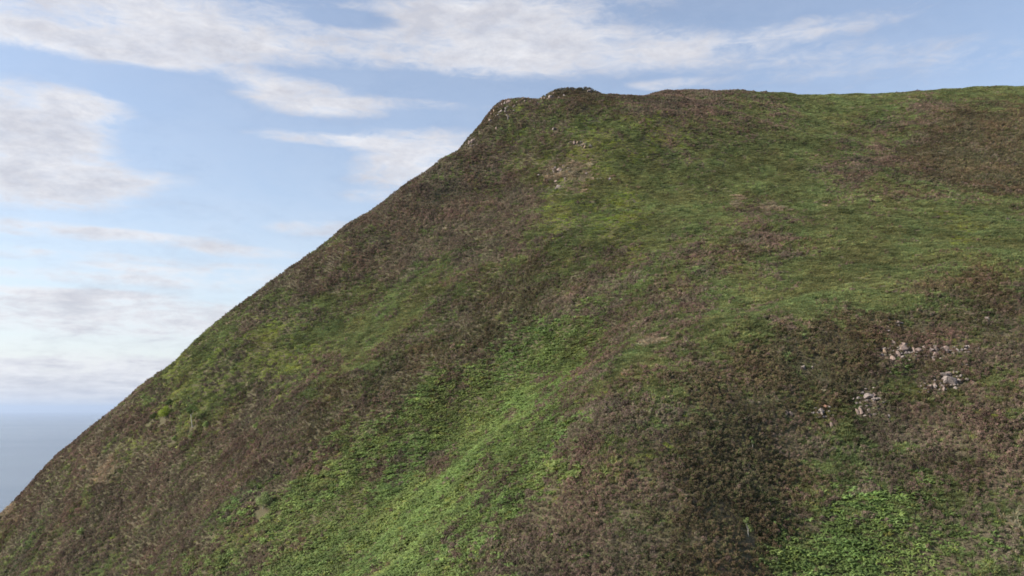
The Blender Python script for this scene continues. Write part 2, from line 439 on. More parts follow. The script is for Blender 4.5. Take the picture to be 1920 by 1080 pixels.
# ---- sea
m_sea, nt, out = new_mat('sea_water')
geo = nd(nt, 'ShaderNodeNewGeometry')
w1 = nd(nt, 'ShaderNodeTexNoise', {'Vector': geo.outputs['Position'], 'Scale': 0.02, 'Detail': 8.0, 'Roughness': 0.65})
w2 = nd(nt, 'ShaderNodeTexNoise', {'Vector': geo.outputs['Position'], 'Scale': 0.0006, 'Detail': 4.0, 'Roughness': 0.6})
bp = nd(nt, 'ShaderNodeBump', {'Height': w1.outputs['Fac'], 'Strength': 0.3, 'Distance': 3.0})
ro = nd(nt, 'ShaderNodeMapRange', {'Value': w2.outputs['Fac'], 'From Min': 0.3, 'From Max': 0.7, 'To Min': 0.19, 'To Max': 0.26})
bs = nd(nt, 'ShaderNodeBsdfPrincipled', {'Base Color': (0.03, 0.06, 0.10, 1), 'Roughness': ro.outputs[0], 'IOR': 1.33, 'Normal': bp.outputs[0]})
nt.links.new(bs.outputs[0], out.inputs[0])
bm = bmesh.new()
rings = [0, 400, 1500, 6000, 20000, 70000]
prev = None
for r_ in rings[1:]:
    cur = [bm.verts.new((r_ * math.cos(2 * math.pi * k / 64), r_ * math.sin(2 * math.pi * k / 64), SEA)) for k in range(64)]
    if prev is None: bm.faces.new(cur)
    else:
        for k in range(64): bm.faces.new((prev[k], cur[k], cur[(k + 1) % 64], prev[(k + 1) % 64]))
    prev = cur
me = bpy.data.meshes.new('sea'); bm.to_mesh(me); bm.free()
me.materials.append(m_sea)
sea = link(bpy.data.objects.new('sea', me)); sea['kind'] = 'structure'

# ------------------------------------------------------------------ plant materials
def plant_mat(name, transl=0.35, rough=0.8, instanced=True):
    m, nt, out = new_mat(name)
    sh = nd(nt, 'ShaderNodeAttribute', attribute_name='shade')
    if instanced:
        ti = nd(nt, 'ShaderNodeAttribute', attribute_name='tint', attribute_type='INSTANCER')
        mu = nd(nt, 'ShaderNodeMix', {'Factor': 1.0, 'A': sh.outputs['Color'], 'B': ti.outputs['Color']}, data_type='RGBA', blend_type='MULTIPLY')
        col = mu.outputs['Result']
    else:
        col = sh.outputs['Color']
    d = nd(nt, 'ShaderNodeBsdfPrincipled', {'Base Color': col, 'Roughness': rough, 'Specular IOR Level': 0.18})
    t = nd(nt, 'ShaderNodeBsdfTranslucent', {'Color': col})
    mx = nd(nt, 'ShaderNodeMixShader', {'Fac': transl, 1: d.outputs[0], 2: t.outputs[0]})
    nt.links.new(mx.outputs[0], out.inputs[0])
    return m
M_heather = plant_mat('heather_sprigs', 0.25, 0.9)
M_grass = plant_mat('grass_blades', 0.4, 0.75)
M_fern = plant_mat('bracken_leaves', 0.4, 0.6)
M_bil = plant_mat('bilberry_leaves', 0.4, 0.55)
M_leaf = plant_mat('tree_leaves', 0.35, 0.6, instanced=False)

# ------------------------------------------------------------------ plant shapes
class PM:
    def __init__(self): self.v, self.f, self.c = [], [], []
    def face(self, ps, col):
        i = len(self.v); self.v += [tuple(p) for p in ps]; self.f.append(tuple(range(i, i + len(ps)))); self.c.append(col)
    def mesh(self, name, mat):
        me = mesh_np(name, self.v, self.f)
        attr_col(me, 'shade', np.array(self.c, float), 'FACE')
        me.materials.append(mat)
        return me
def perp(d, r):
    a = Vector((r.uniform(-1, 1), r.uniform(-1, 1), r.uniform(-1, 1)))
    s = d.cross(a)
    return s.normalized() if s.length > 1e-4 else Vector((1, 0, 0))
def heather_mesh(r):
    """a mound of three to five rounded puffs of tiny leaves with upright flowering sprigs"""
    pm = PM()
    for j in range(r.randint(3, 5)):
        a, q = r.uniform(0, 2 * math.pi), r.uniform(0.02, 0.2)
        pr = r.uniform(0.12, 0.19)
        c = Vector((q * math.cos(a), q * math.sin(a), r.uniform(0.12, 0.3)))
        pb = r.uniform(0.8, 1.2)
        hue = (1.12, 1.0, 0.98) if r.random() < 0.62 else (0.86, 1.12, 0.66)
        for k in range(26):
            d = Vector((r.gauss(0, 1), r.gauss(0, 1), r.gauss(0.35, 1))).normalized()
            p = c + Vector((d.x, d.y, d.z * 1.15)) * pr * r.uniform(0.8, 1.05)
            n_ = (d + Vector((r.uniform(-.45, .45), r.uniform(-.45, .45), r.uniform(-.3, .45)))).normalized()
            s = perp(n_, r); t = n_.cross(s); w = r.uniform(0.024, 0.042)
            b = pb * r.uniform(0.75, 1.25)
            pm.face([p - s * w, p - t * w * .8, p + s * w, p + t * w * .8], tuple(b * x for x in hue))
        for k in range(9):
            d = Vector((r.uniform(-.5, .5), r.uniform(-.5, .5), 1.0)).normalized()
            p = c + d * pr * 0.7
            s = perp(d, r) * r.uniform(0.012, 0.02); L = r.uniform(0.08, 0.15)
            b = pb * r.uniform(0.9, 1.35)
            pm.face([p - s * .5, p + d * L * .6 - s, p + d * L, p + d * L * .6 + s, p + s * .5], tuple(b * x for x in ((1.3, 1.05, 1.08) if r.random() < .7 else hue)))
    return pm
def grass_mesh(r, n=70, Rr=0.34, H=0.3, droop=0.8, w=0.017):
    pm = PM()
    lean = r.uniform(0, 2 * math.pi)
    for k in range(n):
        a, R = r.uniform(0, 2 * math.pi), Rr * math.sqrt(r.random())
        p = Vector((R * math.cos(a), R * math.sin(a), -0.03))
        out_ = Vector((math.cos(a) + 0.7 * math.cos(lean) + r.uniform(-.5, .5), math.sin(a) + 0.7 * math.sin(lean) + r.uniform(-.5, .5), 0)) * 0.5
        L = H * r.uniform(0.6, 1.3)
        mid = p + Vector((0, 0, L * 0.75)) + out_ * L * droop * 0.5
        tip = p + Vector((0, 0, L * r.uniform(0.55, 1.0))) + out_ * L * droop * 1.5
        s = perp((mid - p).normalized(), r) * w
        b = r.uniform(0.72, 1.3)
        col = (1, 1, 1) if r.random() < 0.8 else (1.45, 1.1, 0.95)
        col = tuple(b * x for x in col)
        pm.face([p - s, mid - s, mid + s, p + s], col)
        pm.face([mid - s, tip, mid + s], col)
    return pm
def frond(pm, base, yaw, L, rise, r, b):
    h = Vector((math.cos(yaw), math.sin(yaw), 0)); side = Vector((-math.sin(yaw), math.cos(yaw), 0))
    roll = r.uniform(-0.35, 0.35)
    def pt(t): return base + h * (L * (0.25 * t + 0.75 * t * t * 0.8 + 0.1 * t)) + Vector((0, 0, L * (rise * t * 1.5 - 0.95 * rise * t ** 3)))
    n = 8
    pp = [pt(i / n) for i in range(n + 1)]
    pm.face([pp[0] - side * 0.008, pp[3] - side * 0.006, pp[3] + side * 0.006, pp[0] + side * 0.008], (0.7 * b, 0.85 * b, 0.6 * b))
    for i in range(2, n):
        t = i / n
        wd = 0.36 * L * (1.02 - t) ** 0.8
        for sgn in (-1, 1):
            d = (side * sgn * math.cos(roll) + h * 0.45 + Vector((0, 0, -0.22 + sgn * math.sin(roll)))).normalized()
            fw = (pp[i + 1] - pp[i]) * 0.46
            o, e = pp[i], pp[i] + d * wd * r.uniform(0.85, 1.1)
            k = b * r.uniform(0.82, 1.15)
            pm.face([o - fw, o + d * wd * 0.55 - fw * 0.8, e, o + d * wd * 0.55 + fw * 0.8, o + fw], (k, k, k * r.uniform(0.8, 1.1)))
def bracken_mesh(r):
    pm = PM()
    n = r.randint(5, 7)
    for k in range(n):
        frond(pm, Vector((r.uniform(-.05, .05), r.uniform(-.05, .05), 0)), 2 * math.pi * k / n + r.uniform(-.4, .4), r.uniform(0.55, 0.9), r.uniform(0.5, 0.85), r, r.uniform(0.8, 1.2))
    return pm
def bilberry_mesh(r):
    pm = PM()
    for k in range(90):
        a, q = r.uniform(0, 2 * math.pi), math.sqrt(r.random())
        p = Vector((0.33 * q * math.cos(a), 0.33 * q * math.sin(a), 0.24 * (1 - 0.5 * q * q) * r.uniform(0.35, 1.0)))
        nrm = Vector((math.cos(a) * q * .6 + r.uniform(-.6, .6), math.sin(a) * q * .6 + r.uniform(-.6, .6), 1)).normalized()
        s = perp(nrm, r); t = nrm.cross(s)
        w = r.uniform(0.025, 0.045)
        b = r.uniform(0.7, 1.25)
        pm.face([p - s * w, p - t * w * .6, p + s * w, p + t * w * .6], (b, b, b * r.uniform(.6, 1.0)))
    return pm
def proto_collection(name, maker, mat, n):
    col = bpy.data.collections.new(name)
    for k in range(n):
        o = bpy.data.objects.new('%s_shape_%02d' % (name, k), maker(random.Random(100 + k)).mesh(name + '_shape', mat))
        col.objects.link(o)
    return col
COLS = {
 'heather': (proto_collection('heather', heather_mesh, M_heather, 7), 7),
 'grass': (proto_collection('grass', grass_mesh, M_grass, 6), 6),
 'bracken': (proto_collection('bracken', bracken_mesh, M_fern, 6), 6),
 'bilberry': (proto_collection('bilberry', bilberry_mesh, M_bil, 5), 5),
 'straw_grass': (proto_collection('straw_grass', lambda r: grass_mesh(r, 80, 0.26, 0.42, 0.8, 0.014), M_grass, 4), 4),
}

# ------------------------------------------------------------------ rocks (placed before the plants, which leave them bare)
m_rock, nt, out = new_mat('weathered_rock')
tcn = nd(nt, 'ShaderNodeTexCoord')
oi = nd(nt, 'ShaderNodeObjectInfo')
vv = nd(nt, 'ShaderNodeVectorMath', {0: tcn.outputs['Object'], 1: oi.outputs['Location']}, operation='ADD')
r1 = nd(nt, 'ShaderNodeTexNoise', {'Vector': vv.outputs[0], 'Scale': 1.7, 'Detail': 6.0, 'Roughness': 0.65})
r2 = nd(nt, 'ShaderNodeTexNoise', {'Vector': vv.outputs[0], 'Scale': 9.0, 'Detail': 5.0, 'Roughness': 0.7})
rp = nd(nt, 'ShaderNodeValToRGB', {'Fac': r1.outputs['Fac']})
e = rp.color_ramp.elements
e[0].position = 0.3; e[0].color = (0.15, 0.125, 0.11, 1)
e[1].position = 0.62; e[1].color = (0.255, 0.212, 0.19, 1)
li = nd(nt, 'ShaderNodeMapRange', {'Value': r2.outputs['Fac'], 'From Min': 0.52, 'From Max': 0.66})
mx = nd(nt, 'ShaderNodeMix', {'Factor': li.outputs[0], 'A': rp.outputs[0], 'B': (0.07, 0.064, 0.052, 1)}, data_type='RGBA')
tn = nd(nt, 'ShaderNodeMix', {'Factor': 1.0, 'A': mx.outputs['Result'], 'B': oi.outputs['Color']}, data_type='RGBA', blend_type='MULTIPLY')
bp = nd(nt, 'ShaderNodeBump', {'Height': r2.outputs['Fac'], 'Strength': 0.7, 'Distance': 0.08})
bs = nd(nt, 'ShaderNodeBsdfPrincipled', {'Base Color': tn.outputs['Result'], 'Roughness': 0.9, 'Normal': bp.outputs[0], 'Specular IOR Level': 0.2})
nt.links.new(bs.outputs[0], out.inputs[0])
def rock_mesh(name, seed):
    r = random.Random(seed)
    bm = bmesh.new()
    bmesh.ops.create_icosphere(bm, subdivisions=3, radius=1.0)
    planes = []
    for k in range(16):
        n = Vector((r.gauss(0, 1), r.gauss(0, 1), r.gauss(0, 1))).normalized()
        planes.append((n, r.uniform(0.38, 0.85)))
    for v in bm.verts:
        for n, d in planes:
            h = v.co.dot(n)
            if h > d: v.co -= n * (h - d)
        v.co *= 1 + r.uniform(-.025, .025)
    bmesh.ops.dissolve_limit(bm, angle_limit=0.09, verts=bm.verts, edges=bm.edges)
    bmesh.ops.triangulate(bm, faces=bm.faces)
    # unit extents
    mn = [min(v.co[i] for v in bm.verts) for i in range(3)]; mxx = [max(v.co[i] for v in bm.verts) for i in range(3)]
    for v in bm.verts:
        v.co = Vector([(v.co[i] - mn[i]) / (mxx[i] - mn[i]) - 0.5 for i in range(3)])
    me = bpy.data.meshes.new(name); bm.to_mesh(me); bm.free()
    me.materials.append(m_rock)
    return me
ROCKM = [rock_mesh('rock', 31 + k) for k in range(12)]
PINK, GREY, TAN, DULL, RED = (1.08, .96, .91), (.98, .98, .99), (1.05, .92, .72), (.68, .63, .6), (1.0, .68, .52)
# (u, v, width px, height px, tint, label)
L_BAND = 'stone in the broken rock band across the heather spur'
L_LEDGE = 'stone around the big layered block below the rock band'
L_SCAR = 'stone scattered in the heather between the forked white slab and the bracken'
L_KNOB = 'stone set in the dark steep knob at the shoulder of the skyline'
L_SUM = 'stone near the top of the summit rise behind the knob'
L_EDGE = 'stone on the edge of the hill below the dark knob'
L_MOSS = 'stone in bright moss below the straw grass patch'
ROCKS = [
 (1675,647,12,9,DULL,'dull rounded boulder just above the brightest stones of the rock band'),(1695,654,16,8,PINK,'pale capstone with dark hollow beneath it on the rock band'),
 (1696,663,17,12,PINK,'largest pale block of the rock band, under the capstone'),
 (1685,671,12,9,PINK,L_BAND),(1674,677,10,8,PINK,L_BAND),(1660,666,8,7,TAN,'tan stone at the end of the rock band beside dark heather'),(1655,673,5,7,PINK,L_BAND),(1713,660,5,9,PINK,L_BAND),(1722,663,12,7,PINK,L_BAND),
 (1745,663,8,8,PINK,L_BAND),(1755,672,9,9,PINK,L_BAND),(1752,681,5,6,PINK,L_BAND),(1756,661,8,8,DULL,L_BAND),(1773,659,13,5,PINK,'flat pale slab lying above a round white stone in the rock band'),
 (1774,668,10,8,GREY,'round white stone below the flat slab in the rock band'),(1796,660,8,4,GREY,L_BAND),(1803,661,7,4,GREY,L_BAND),(1812,657,9,4,GREY,L_BAND),
 (1665,618,6,6,PINK,'upright pink stone in heather above the rock band'),(1686,611,9,7,DULL,'dull brown boulder in heather above the rock band'),(1681,616,6,4,DULL,'low dull stone between two others above the rock band'),
 (1771,713,17,6,GREY,'flat grey slab capping the big layered block below the rock band'),(1783,722,25,17,GREY,'big layered grey block below the rock band'),(1776,707,5,7,PINK,L_LEDGE),(1781,704,8,5,PINK,L_LEDGE),
 (1790,710,5,6,PINK,L_LEDGE),(1799,717,5,6,PINK,L_LEDGE),(1744,730,11,6,PINK,'pale wedge-shaped stone downhill of the big layered block'),(1754,731,6,8,PINK,'small upright stone beside a wedge-shaped stone below the big block'),(1771,739,6,8,PINK,L_LEDGE),
 (1826,723,4,6,PINK,'lone small white stone uphill of straw grass beside the big block'),(1669,704,6,4,PINK,'small flat stone beside a bright green fern below the rock band'),(1853,606,7,11,GREY,'lone white stone with a dark side high on the heather spur'),
 (1507,693,10,6,GREY,'white stone alone in the darkest heather of the spur'),(1524,695,5,4,GREY,'tiny white stone next to the white one in the darkest heather'),
 (1630,752,22,7,GREY,'long white forked slab in heather below the rock band'),(1638,747,8,7,PINK,'pinkish block resting on the long white slab'),(1639,759,5,9,GREY,'narrow white stone hanging below the long white slab'),(1618,745,6,5,GREY,'small grey stone at the tip of the long white slab'),
 (1542,778,14,13,GREY,'large blue-grey boulder with rusty stone against it'),(1550,771,9,8,RED,'rusty red stone against the blue-grey boulder'),
 (1608,781,4,10,PINK,'thin upright stone, slimmer of a standing pair in the heather'),(1614,782,8,12,PINK,'broad upright stone of a standing pair in the heather'),(1630,775,5,6,PINK,L_SCAR),(1631,785,4,9,PINK,L_SCAR),(1668,787,5,6,GREY,L_SCAR),
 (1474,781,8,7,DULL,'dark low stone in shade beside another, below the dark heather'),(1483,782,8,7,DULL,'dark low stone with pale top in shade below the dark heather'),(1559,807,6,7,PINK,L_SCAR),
 (941,199,4,8,PINK,L_KNOB),(946,196,5,8,GREY,L_KNOB),(954,194,9,8,PINK,'broadest pale stone on the dark knob at the shoulder'),(948,206,5,6,GREY,L_KNOB),(939,211,7,8,GREY,L_KNOB),(947,213,4,5,PINK,L_KNOB),(969,196,4,6,PINK,L_KNOB),(964,201,4,5,PINK,L_KNOB),
 (926,212,3,7,TAN,L_KNOB),(921,216,3,5,PINK,L_KNOB),(930,221,4,4,PINK,L_KNOB),(936,223,3,3,GREY,L_KNOB),(919,229,7,8,PINK,'pink stone low on the steep edge of the dark knob'),
 (981,186,7,7,PINK,'pale stone in the notch between the dark knob and the summit'),(990,182,5,4,PINK,'small stone just above the notch in the skyline'),(994,179,4,5,PINK,'small stone on the skyline rim above the notch'),(984,192,4,4,PINK,'tiny stone below the notch stone'),
 (1015,175,4,6,PINK,L_SUM),(1021,174,3,5,PINK,L_SUM),(1038,176,3,5,PINK,L_SUM),(1033,185,12,10,GREY,'biggest grey boulder of the summit rise'),(1048,185,5,7,GREY,L_SUM),(1058,182,7,5,GREY,L_SUM),(1027,188,3,4,PINK,L_SUM),(1014,192,3,3,GREY,L_SUM),(1008,195,3,3,GREY,L_SUM),
 (1105,174,10,7,GREY,'grey boulder breaking the skyline at the end of the summit rise'),
 (953,226,4,9,GREY,'tall white stone beside the bright moss strip below the knob'),(931,246,5,8,PINK,'dull pink stone at the foot of the moss strip'),(1040,246,11,4,GREY,'thin tilted pale slab alone in heather below the summit'),
 (880,270,5,9,PINK,L_EDGE),(885,269,5,9,PINK,L_EDGE),(889,263,4,6,PINK,L_EDGE),(899,250,4,4,TAN,L_EDGE),(861,278,4,5,PINK,L_EDGE),(852,291,4,5,PINK,L_EDGE),
 (1076,271,5,8,PINK,'white stone under the dark overhang above the moss'),(1082,271,4,8,TAN,'tan stone under the dark overhang above the moss'),(1093,273,5,8,TAN,'brown stone in the middle of the overhang above the moss'),(1096,278,4,8,TAN,'upright tan stone at the end of the overhang'),(1107,276,8,5,GREY,'flat grey stone beside the overhang'),
 (1049,321,12,6,PINK,'tilted slab in the straw grass patch'),(1041,320,5,6,GREY,'small grey stone beside the tilted slab in straw grass'),(1100,328,7,6,GREY,'grey stone where straw grass meets moss'),(1043,343,9,5,PINK,'pink slab under the straw grass patch'),(1060,338,6,5,DULL,'dull stone in the lower straw grass'),
 (1048,353,10,8,GREY,L_MOSS),(1042,356,4,5,GREY,L_MOSS),(1121,339,3,6,GREY,L_MOSS),(1127,336,4,4,GREY,L_MOSS),(1143,338,6,7,GREY,'grey stone alone in grass beyond the straw patch'),
]
from collections import Counter
# stones of one cluster are told apart by outline, size and hue
HUE = {PINK: 'pinkish', GREY: 'grey', TAN: 'tan', DULL: 'dull brown', RED: 'rusty'}
for k, (u, v, pw, ph, tint, lab) in enumerate(ROCKS):
    if lab.startswith('stone '):
        form = 'flat' if pw > 1.4 * ph else ('upright' if ph > 1.4 * pw else 'blocky')
        size = 'tiny' if pw * ph < 17 else ('small' if pw * ph < 45 else 'larger')
        ROCKS[k] = (u, v, pw, ph, tint, size + ' ' + form + ' ' + HUE[tint] + ' ' + lab)
cnt = Counter(r_[5] for r_ in ROCKS)
ru_, rv_ = np.array([r_[0] for r_ in ROCKS], float), np.array([r_[1] for r_ in ROCKS], float)
RP, rok = hit(ru_, rv_)
for dv in (2, 4, 7, 12):
    bad = ~rok
    if bad.any():
        p2, ok2 = hit(ru_[bad], rv_[bad] + dv); RP[bad] = p2; rok[bad] = ok2
rock_xy = []
for k, (u, v, pw, ph, tint, lab) in enumerate(ROCKS):
    if not rok[k]: continue
    p = RP[k]; D = np.linalg.norm(p)
    w, h = pw / F * D * 0.95, ph / F * D * 0.74
    r = random.Random(500 + k)
    o = link(bpy.data.objects.new('rock', ROCKM[r.randrange(12)]))
    n = normal_at(np.array([p[0]]), np.array([p[1]]))[0]
    hz = h * 1.35 + 0.15
    o.scale = (w, max(0.7 * w, 0.7 * h), hz)
    o.rotation_euler = (-0.35 + r.uniform(-.12, .12), r.uniform(-.15, .15), r.uniform(-0.3, 0.3))
    zg = float(h_at(np.array([p[0]]), np.array([p[1]]))[0])
    o.location = (p[0], p[1], zg + 0.5 * h - 0.2 * hz + 0.1)
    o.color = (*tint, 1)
    tag(o, lab, 'rock', 'rocks on the heather spur' if v > 500 else 'rocks near the summit')
    rock_xy.append((p[0], p[1], 0.47 * w, h))
rock_xy = np.array(rock_xy)

# loose chips of the same stone lying about the outcrops
cbm = bmesh.new()
rc = random.Random(9)
chip = [(1690, 665, 40, 14, 70), (1765, 664, 45, 10, 60), (1782, 718, 24, 16, 50), (1632, 765, 22, 22, 50), (1745, 732, 18, 8, 20), (1672, 612, 22, 10, 25), (1545, 780, 18, 10, 20),
        (948, 204, 16, 16, 40), (1050, 325, 26, 10, 40), (884, 268, 8, 8, 16), (1035, 184, 24, 5, 24), (1088, 275, 16, 6, 20)]
cuv = [(rc.gauss(u, du * .6), rc.gauss(v, dv * .6)) for (u, v, du, dv, n) in chip for k in range(n)]
cp_, cok = hit([q[0] for q in cuv], [q[1] for q in cuv])
for k in range(len(cuv)):
    if not cok[k]: continue
    x, y = cp_[k][0], cp_[k][1]; z = float(h_at(np.array([x]), np.array([y]))[0])
    s_ = rc.uniform(0.09, 0.24) * (1.0 + 0.9 * (y > 120))
    q = bmesh.ops.create_icosphere(cbm, subdivisions=1, radius=1.0)['verts']
    M_ = Matrix.Translation((x, y, z + 0.14)) @ Matrix.Rotation(rc.uniform(0, 6.3), 4, 'Z') @ Matrix.Rotation(rc.uniform(-.6, .6), 4, 'X') @ Matrix.Diagonal((s_, s_ * rc.uniform(.5, .9), s_ * rc.uniform(.35, .8), 1))
    for v in q: v.co = M_ @ (v.co * rc.uniform(0.72, 1.1))
me = bpy.data.meshes.new('scree'); cbm.to_mesh(me); cbm.free(); me.materials.append(m_rock)
o = link(bpy.data.objects.new('scree', me)); o['kind'] = 'stuff'; o['label'] = 'loose pale stone chips strewn about the outcrops'; o['category'] = 'scree'

# ------------------------------------------------------------------ trees and shrubs standing out of the heather
m_bark, nt, out = new_mat('pale_bark')
geo = nd(nt, 'ShaderNodeNewGeometry')
b1 = nd(nt, 'ShaderNodeTexNoise', {'Vector': geo.outputs['Position'], 'Scale': 6.0, 'Detail': 4.0})
rp = nd(nt, 'ShaderNodeValToRGB', {'Fac': b1.outputs['Fac']})
rp.color_ramp.elements[0].color = (0.22, 0.20, 0.17, 1); rp.color_ramp.elements[1].color = (0.5, 0.48, 0.43, 1)
bs = nd(nt, 'ShaderNodeBsdfPrincipled', {'Base Color': rp.outputs[0], 'Roughness': 0.85})
nt.links.new(bs.outputs[0], out.inputs[0])
def tube(bm, a, b, r0, r1, n=7):
    d = (b - a).normalized(); s = d.cross(Vector((0.3, 1, 0.2))).normalized(); t = d.cross(s)
    A_ = [bm.verts.new(a + (s * math.cos(2 * math.pi * k / n) + t * math.sin(2 * math.pi * k / n)) * r0) for k in range(n)]
    B_ = [bm.verts.new(b + (s * math.cos(2 * math.pi * k / n) + t * math.sin(2 * math.pi * k / n)) * r1) for k in range(n)]
    for k in range(n): bm.faces.new((A_[k], A_[(k + 1) % n], B_[(k + 1) % n], B_[k]))
    bm.faces.new(B_); bm.faces.new(A_[::-1])
def shrub(name, label, cat, u, v, hgt, trunk_h, lobes, n_leaf, leaf, col, seed, group=None, lean=(0, 0)):
    """lobes: (x, y, z, rx, rz) leaf clouds in units of hgt"""
    p, ok = hit(u, v)
    x, y = p[0][0], p[0][1]; z = float(h_at(np.array([x]), np.array([y]))[0]) - 0.05
    r = random.Random(seed)
    root = link(bpy.data.objects.new(name, None)); root.location = (x, y, z)
    root.empty_display_size = 0.2
    tag(root, label, cat, group)
    bm = bmesh.new()
    fork = Vector((lean[0] * trunk_h, lean[1] * trunk_h, trunk_h))
    r0 = 0.017 * hgt
    tube(bm, Vector((0, 0, -0.2)), fork * 0.55, r0, r0 * 0.8); tube(bm, fork * 0.55, fork, r0 * 0.8, r0 * 0.65)
    for (lx, ly, lz, rx, rz) in lobes:
        e_ = Vector((lx, ly, lz)) * hgt
        mid = fork.lerp(e_, 0.5) + Vector((r.uniform(-.04, .04), r.uniform(-.04, .04), 0.03)) * hgt
        tube(bm, fork * 0.9, mid, r0 * 0.5, r0 * 0.35, 5); tube(bm, mid, e_, r0 * 0.35, r0 * 0.12, 5)
    me = bpy.data.meshes.new('trunk'); bm.to_mesh(me); bm.free(); me.materials.append(m_bark)
    link(bpy.data.objects.new('trunk', me), root)
    pm = PM()
    for k in range(n_leaf):
        lx, ly, lz, rx, rz = lobes[r.randrange(len(lobes))]
        d = Vector((r.gauss(0, 1), r.gauss(0, 1), r.gauss(0, 1))).normalized() * (r.random() ** 0.45) * r.uniform(0.85, 1.12)
        q = Vector((lx + d.x * rx, ly + d.y * rx, lz + d.z * rz)) * hgt
        nrm = (d + Vector((r.uniform(-.7, .7), r.uniform(-.7, .7), r.uniform(-.3, .9)))).normalized()
        s = perp(nrm, r); t = nrm.cross(s); w = leaf * r.uniform(0.7, 1.3)
        b = r.uniform(0.75, 1.25)
        pm.face([q - s * w, q - t * w * .55, q + s * w, q + t * w * .55], (col[0] * b, col[1] * b, col[2] * b * r.uniform(.7, 1.1)))
    link(bpy.data.objects.new('crown', pm.mesh('crown', M_leaf)), root)
    return np.array([x, y, z])
tree_xy = []
def add_shrub(rad, *a, **k):
    p = shrub(*a, **k); tree_xy.append((p[0], p[1], rad, 1.0))
LOW = [(-.2, 0, .5, .3, .3), (.2, .1, .55, .32, .3), (0, -.2, .45, .35, .3), (.05, .1, .8, .24, .22)]
add_shrub(0.5, 'rowan_tree', 'small rowan sapling with a pale forked trunk in the heather', 'tree', 361, 801, 3.6, 1.75,
          [(-.2, 0, .72, .16, .13), (-.05, .05, .82, .17, .14), (.1, 0, .72, .15, .12), (-.13, -.05, .62, .11, .09)], 900, 0.07, (0.075, 0.12, 0.03), 3, lean=(-0.2, 0))
add_shrub(0.8, 'bush', 'sunlit yellow-green bush with a dark shadow beside it', 'bush', 308, 788, 2.1, 0.5, LOW, 1500, 0.075, (0.24, 0.30, 0.045), 5)
add_shrub(0.6, 'bush', 'low olive bush on the dark bank beside the yellow-green bush', 'bush', 287, 788, 1.2, 0.25, LOW, 800, 0.06, (0.06, 0.085, 0.02), 6)
add_shrub(0.6, 'bush', 'dark olive bush uphill of the yellow-green bush', 'bush', 316, 764, 1.3, 0.25, LOW, 800, 0.06, (0.045, 0.07, 0.018), 8)
add_shrub(0.9, 'bush', 'round pale grey-green sallow bush at the edge of the bracken gully', 'bush', 493, 955, 1.9, 0.35, LOW, 1700, 0.06, (0.24, 0.29, 0.13), 9)
add_shrub(0.4, 'sapling', 'slender pale sapling standing in the dark heather of the spur', 'sapling', 1404, 1012, 1.15, 0.35,
          [(-.12, 0, .85, .16, .12), (.05, 0, .62, .2, .14), (.14, 0, .42, .17, .12), (-.02, 0, .98, .1, .08)], 240, 0.05, (0.15, 0.19, 0.07), 12, lean=(-.1, 0))
add_shrub(0.3, 'sapling', 'thin green sapling above the shaded heather hollow', 'sapling', 1412, 845, 1.0, 0.3,
          [(-.06, 0, .85, .16, .14), (.04, 0, .55, .18, .14)], 160, 0.045, (0.09, 0.13, 0.035), 13, lean=(-.05, 0))
for k, (u, v, h, lab) in enumerate([(385, 804, 0.95, 'pale mint-green shrub downhill of the rowan sapling'), (358, 826, 0.75, 'small pale green shrub below the mint-green one'),
        (326, 830, 0.7, 'pale green tuft-like shrub level with the bright bilberry strip'), (150, 1010, 1.0, 'lone pale mint shrub low on the brown slope'),
        (268, 752, 0.9, 'light green shrub above the low olive bush'), (43, 1020, 0.7, 'tiny pale shrub near the falling edge of the brown slope'), (480, 806, 0.8, 'yellowish shrub alone in brown heather between rowan and gully')]):
    add_shrub(0.4, 'bush', lab, 'bush', u, v, h * 1.2, 0.15, LOW, 520, 0.06, (0.19, 0.25, 0.085), 40 + k)
keep_out = np.vstack([rock_xy, np.array(tree_xy)])

# ------------------------------------------------------------------ plant cover
SP0 = 0.25                                    # jittered lattice, thinned below
lx_, ly_ = np.meshgrid(np.arange(-150, 165, SP0), np.arange(40, 250, SP0))
px_ = (lx_ + rng.uniform(-.42, .42, lx_.shape) * SP0).ravel(); py_ = (ly_ + rng.uniform(-.42, .42, lx_.shape) * SP0).ravel()
N0 = len(px_)
pz_ = h_at(px_, py_)
Pn = normal_at(px_, py_)
P = np.stack([px_, py_, pz_], -1)
uu, vv_ = project(P)
dist = np.linalg.norm(P, axis=1)
facing = -(P * Pn).sum(1) / dist
area = 315.0 * 210.0
want = np.clip(13.0 * (62.0 / dist) ** 0.6, 6.5, 13.0)          # plants per square metre of ground
prob = want / Pn[:, 2] * area / N0
keep = (rng.random(N0) < prob) & (uu > -170) & (uu < 2090) & (vv_ < 1250) & (vv_ > 100) & (facing > -0.12)
P, Pn, dist, facing = P[keep], Pn[keep], dist[keep], facing[keep]
# leave rocks and trunks bare, and thin the plants just downhill of a rock that would hide it
ok = np.ones(len(P), bool)
for (kx, ky, kr, kh) in keep_out:
    dx, dy = P[:, 0] - kx, P[:, 1] - ky
    ok &= ~((np.abs(dx) < kr) & (dy < kr * 0.7) & (dy > -kr - 0.22))
P, Pn, dist = P[ok], Pn[ok], dist[ok]
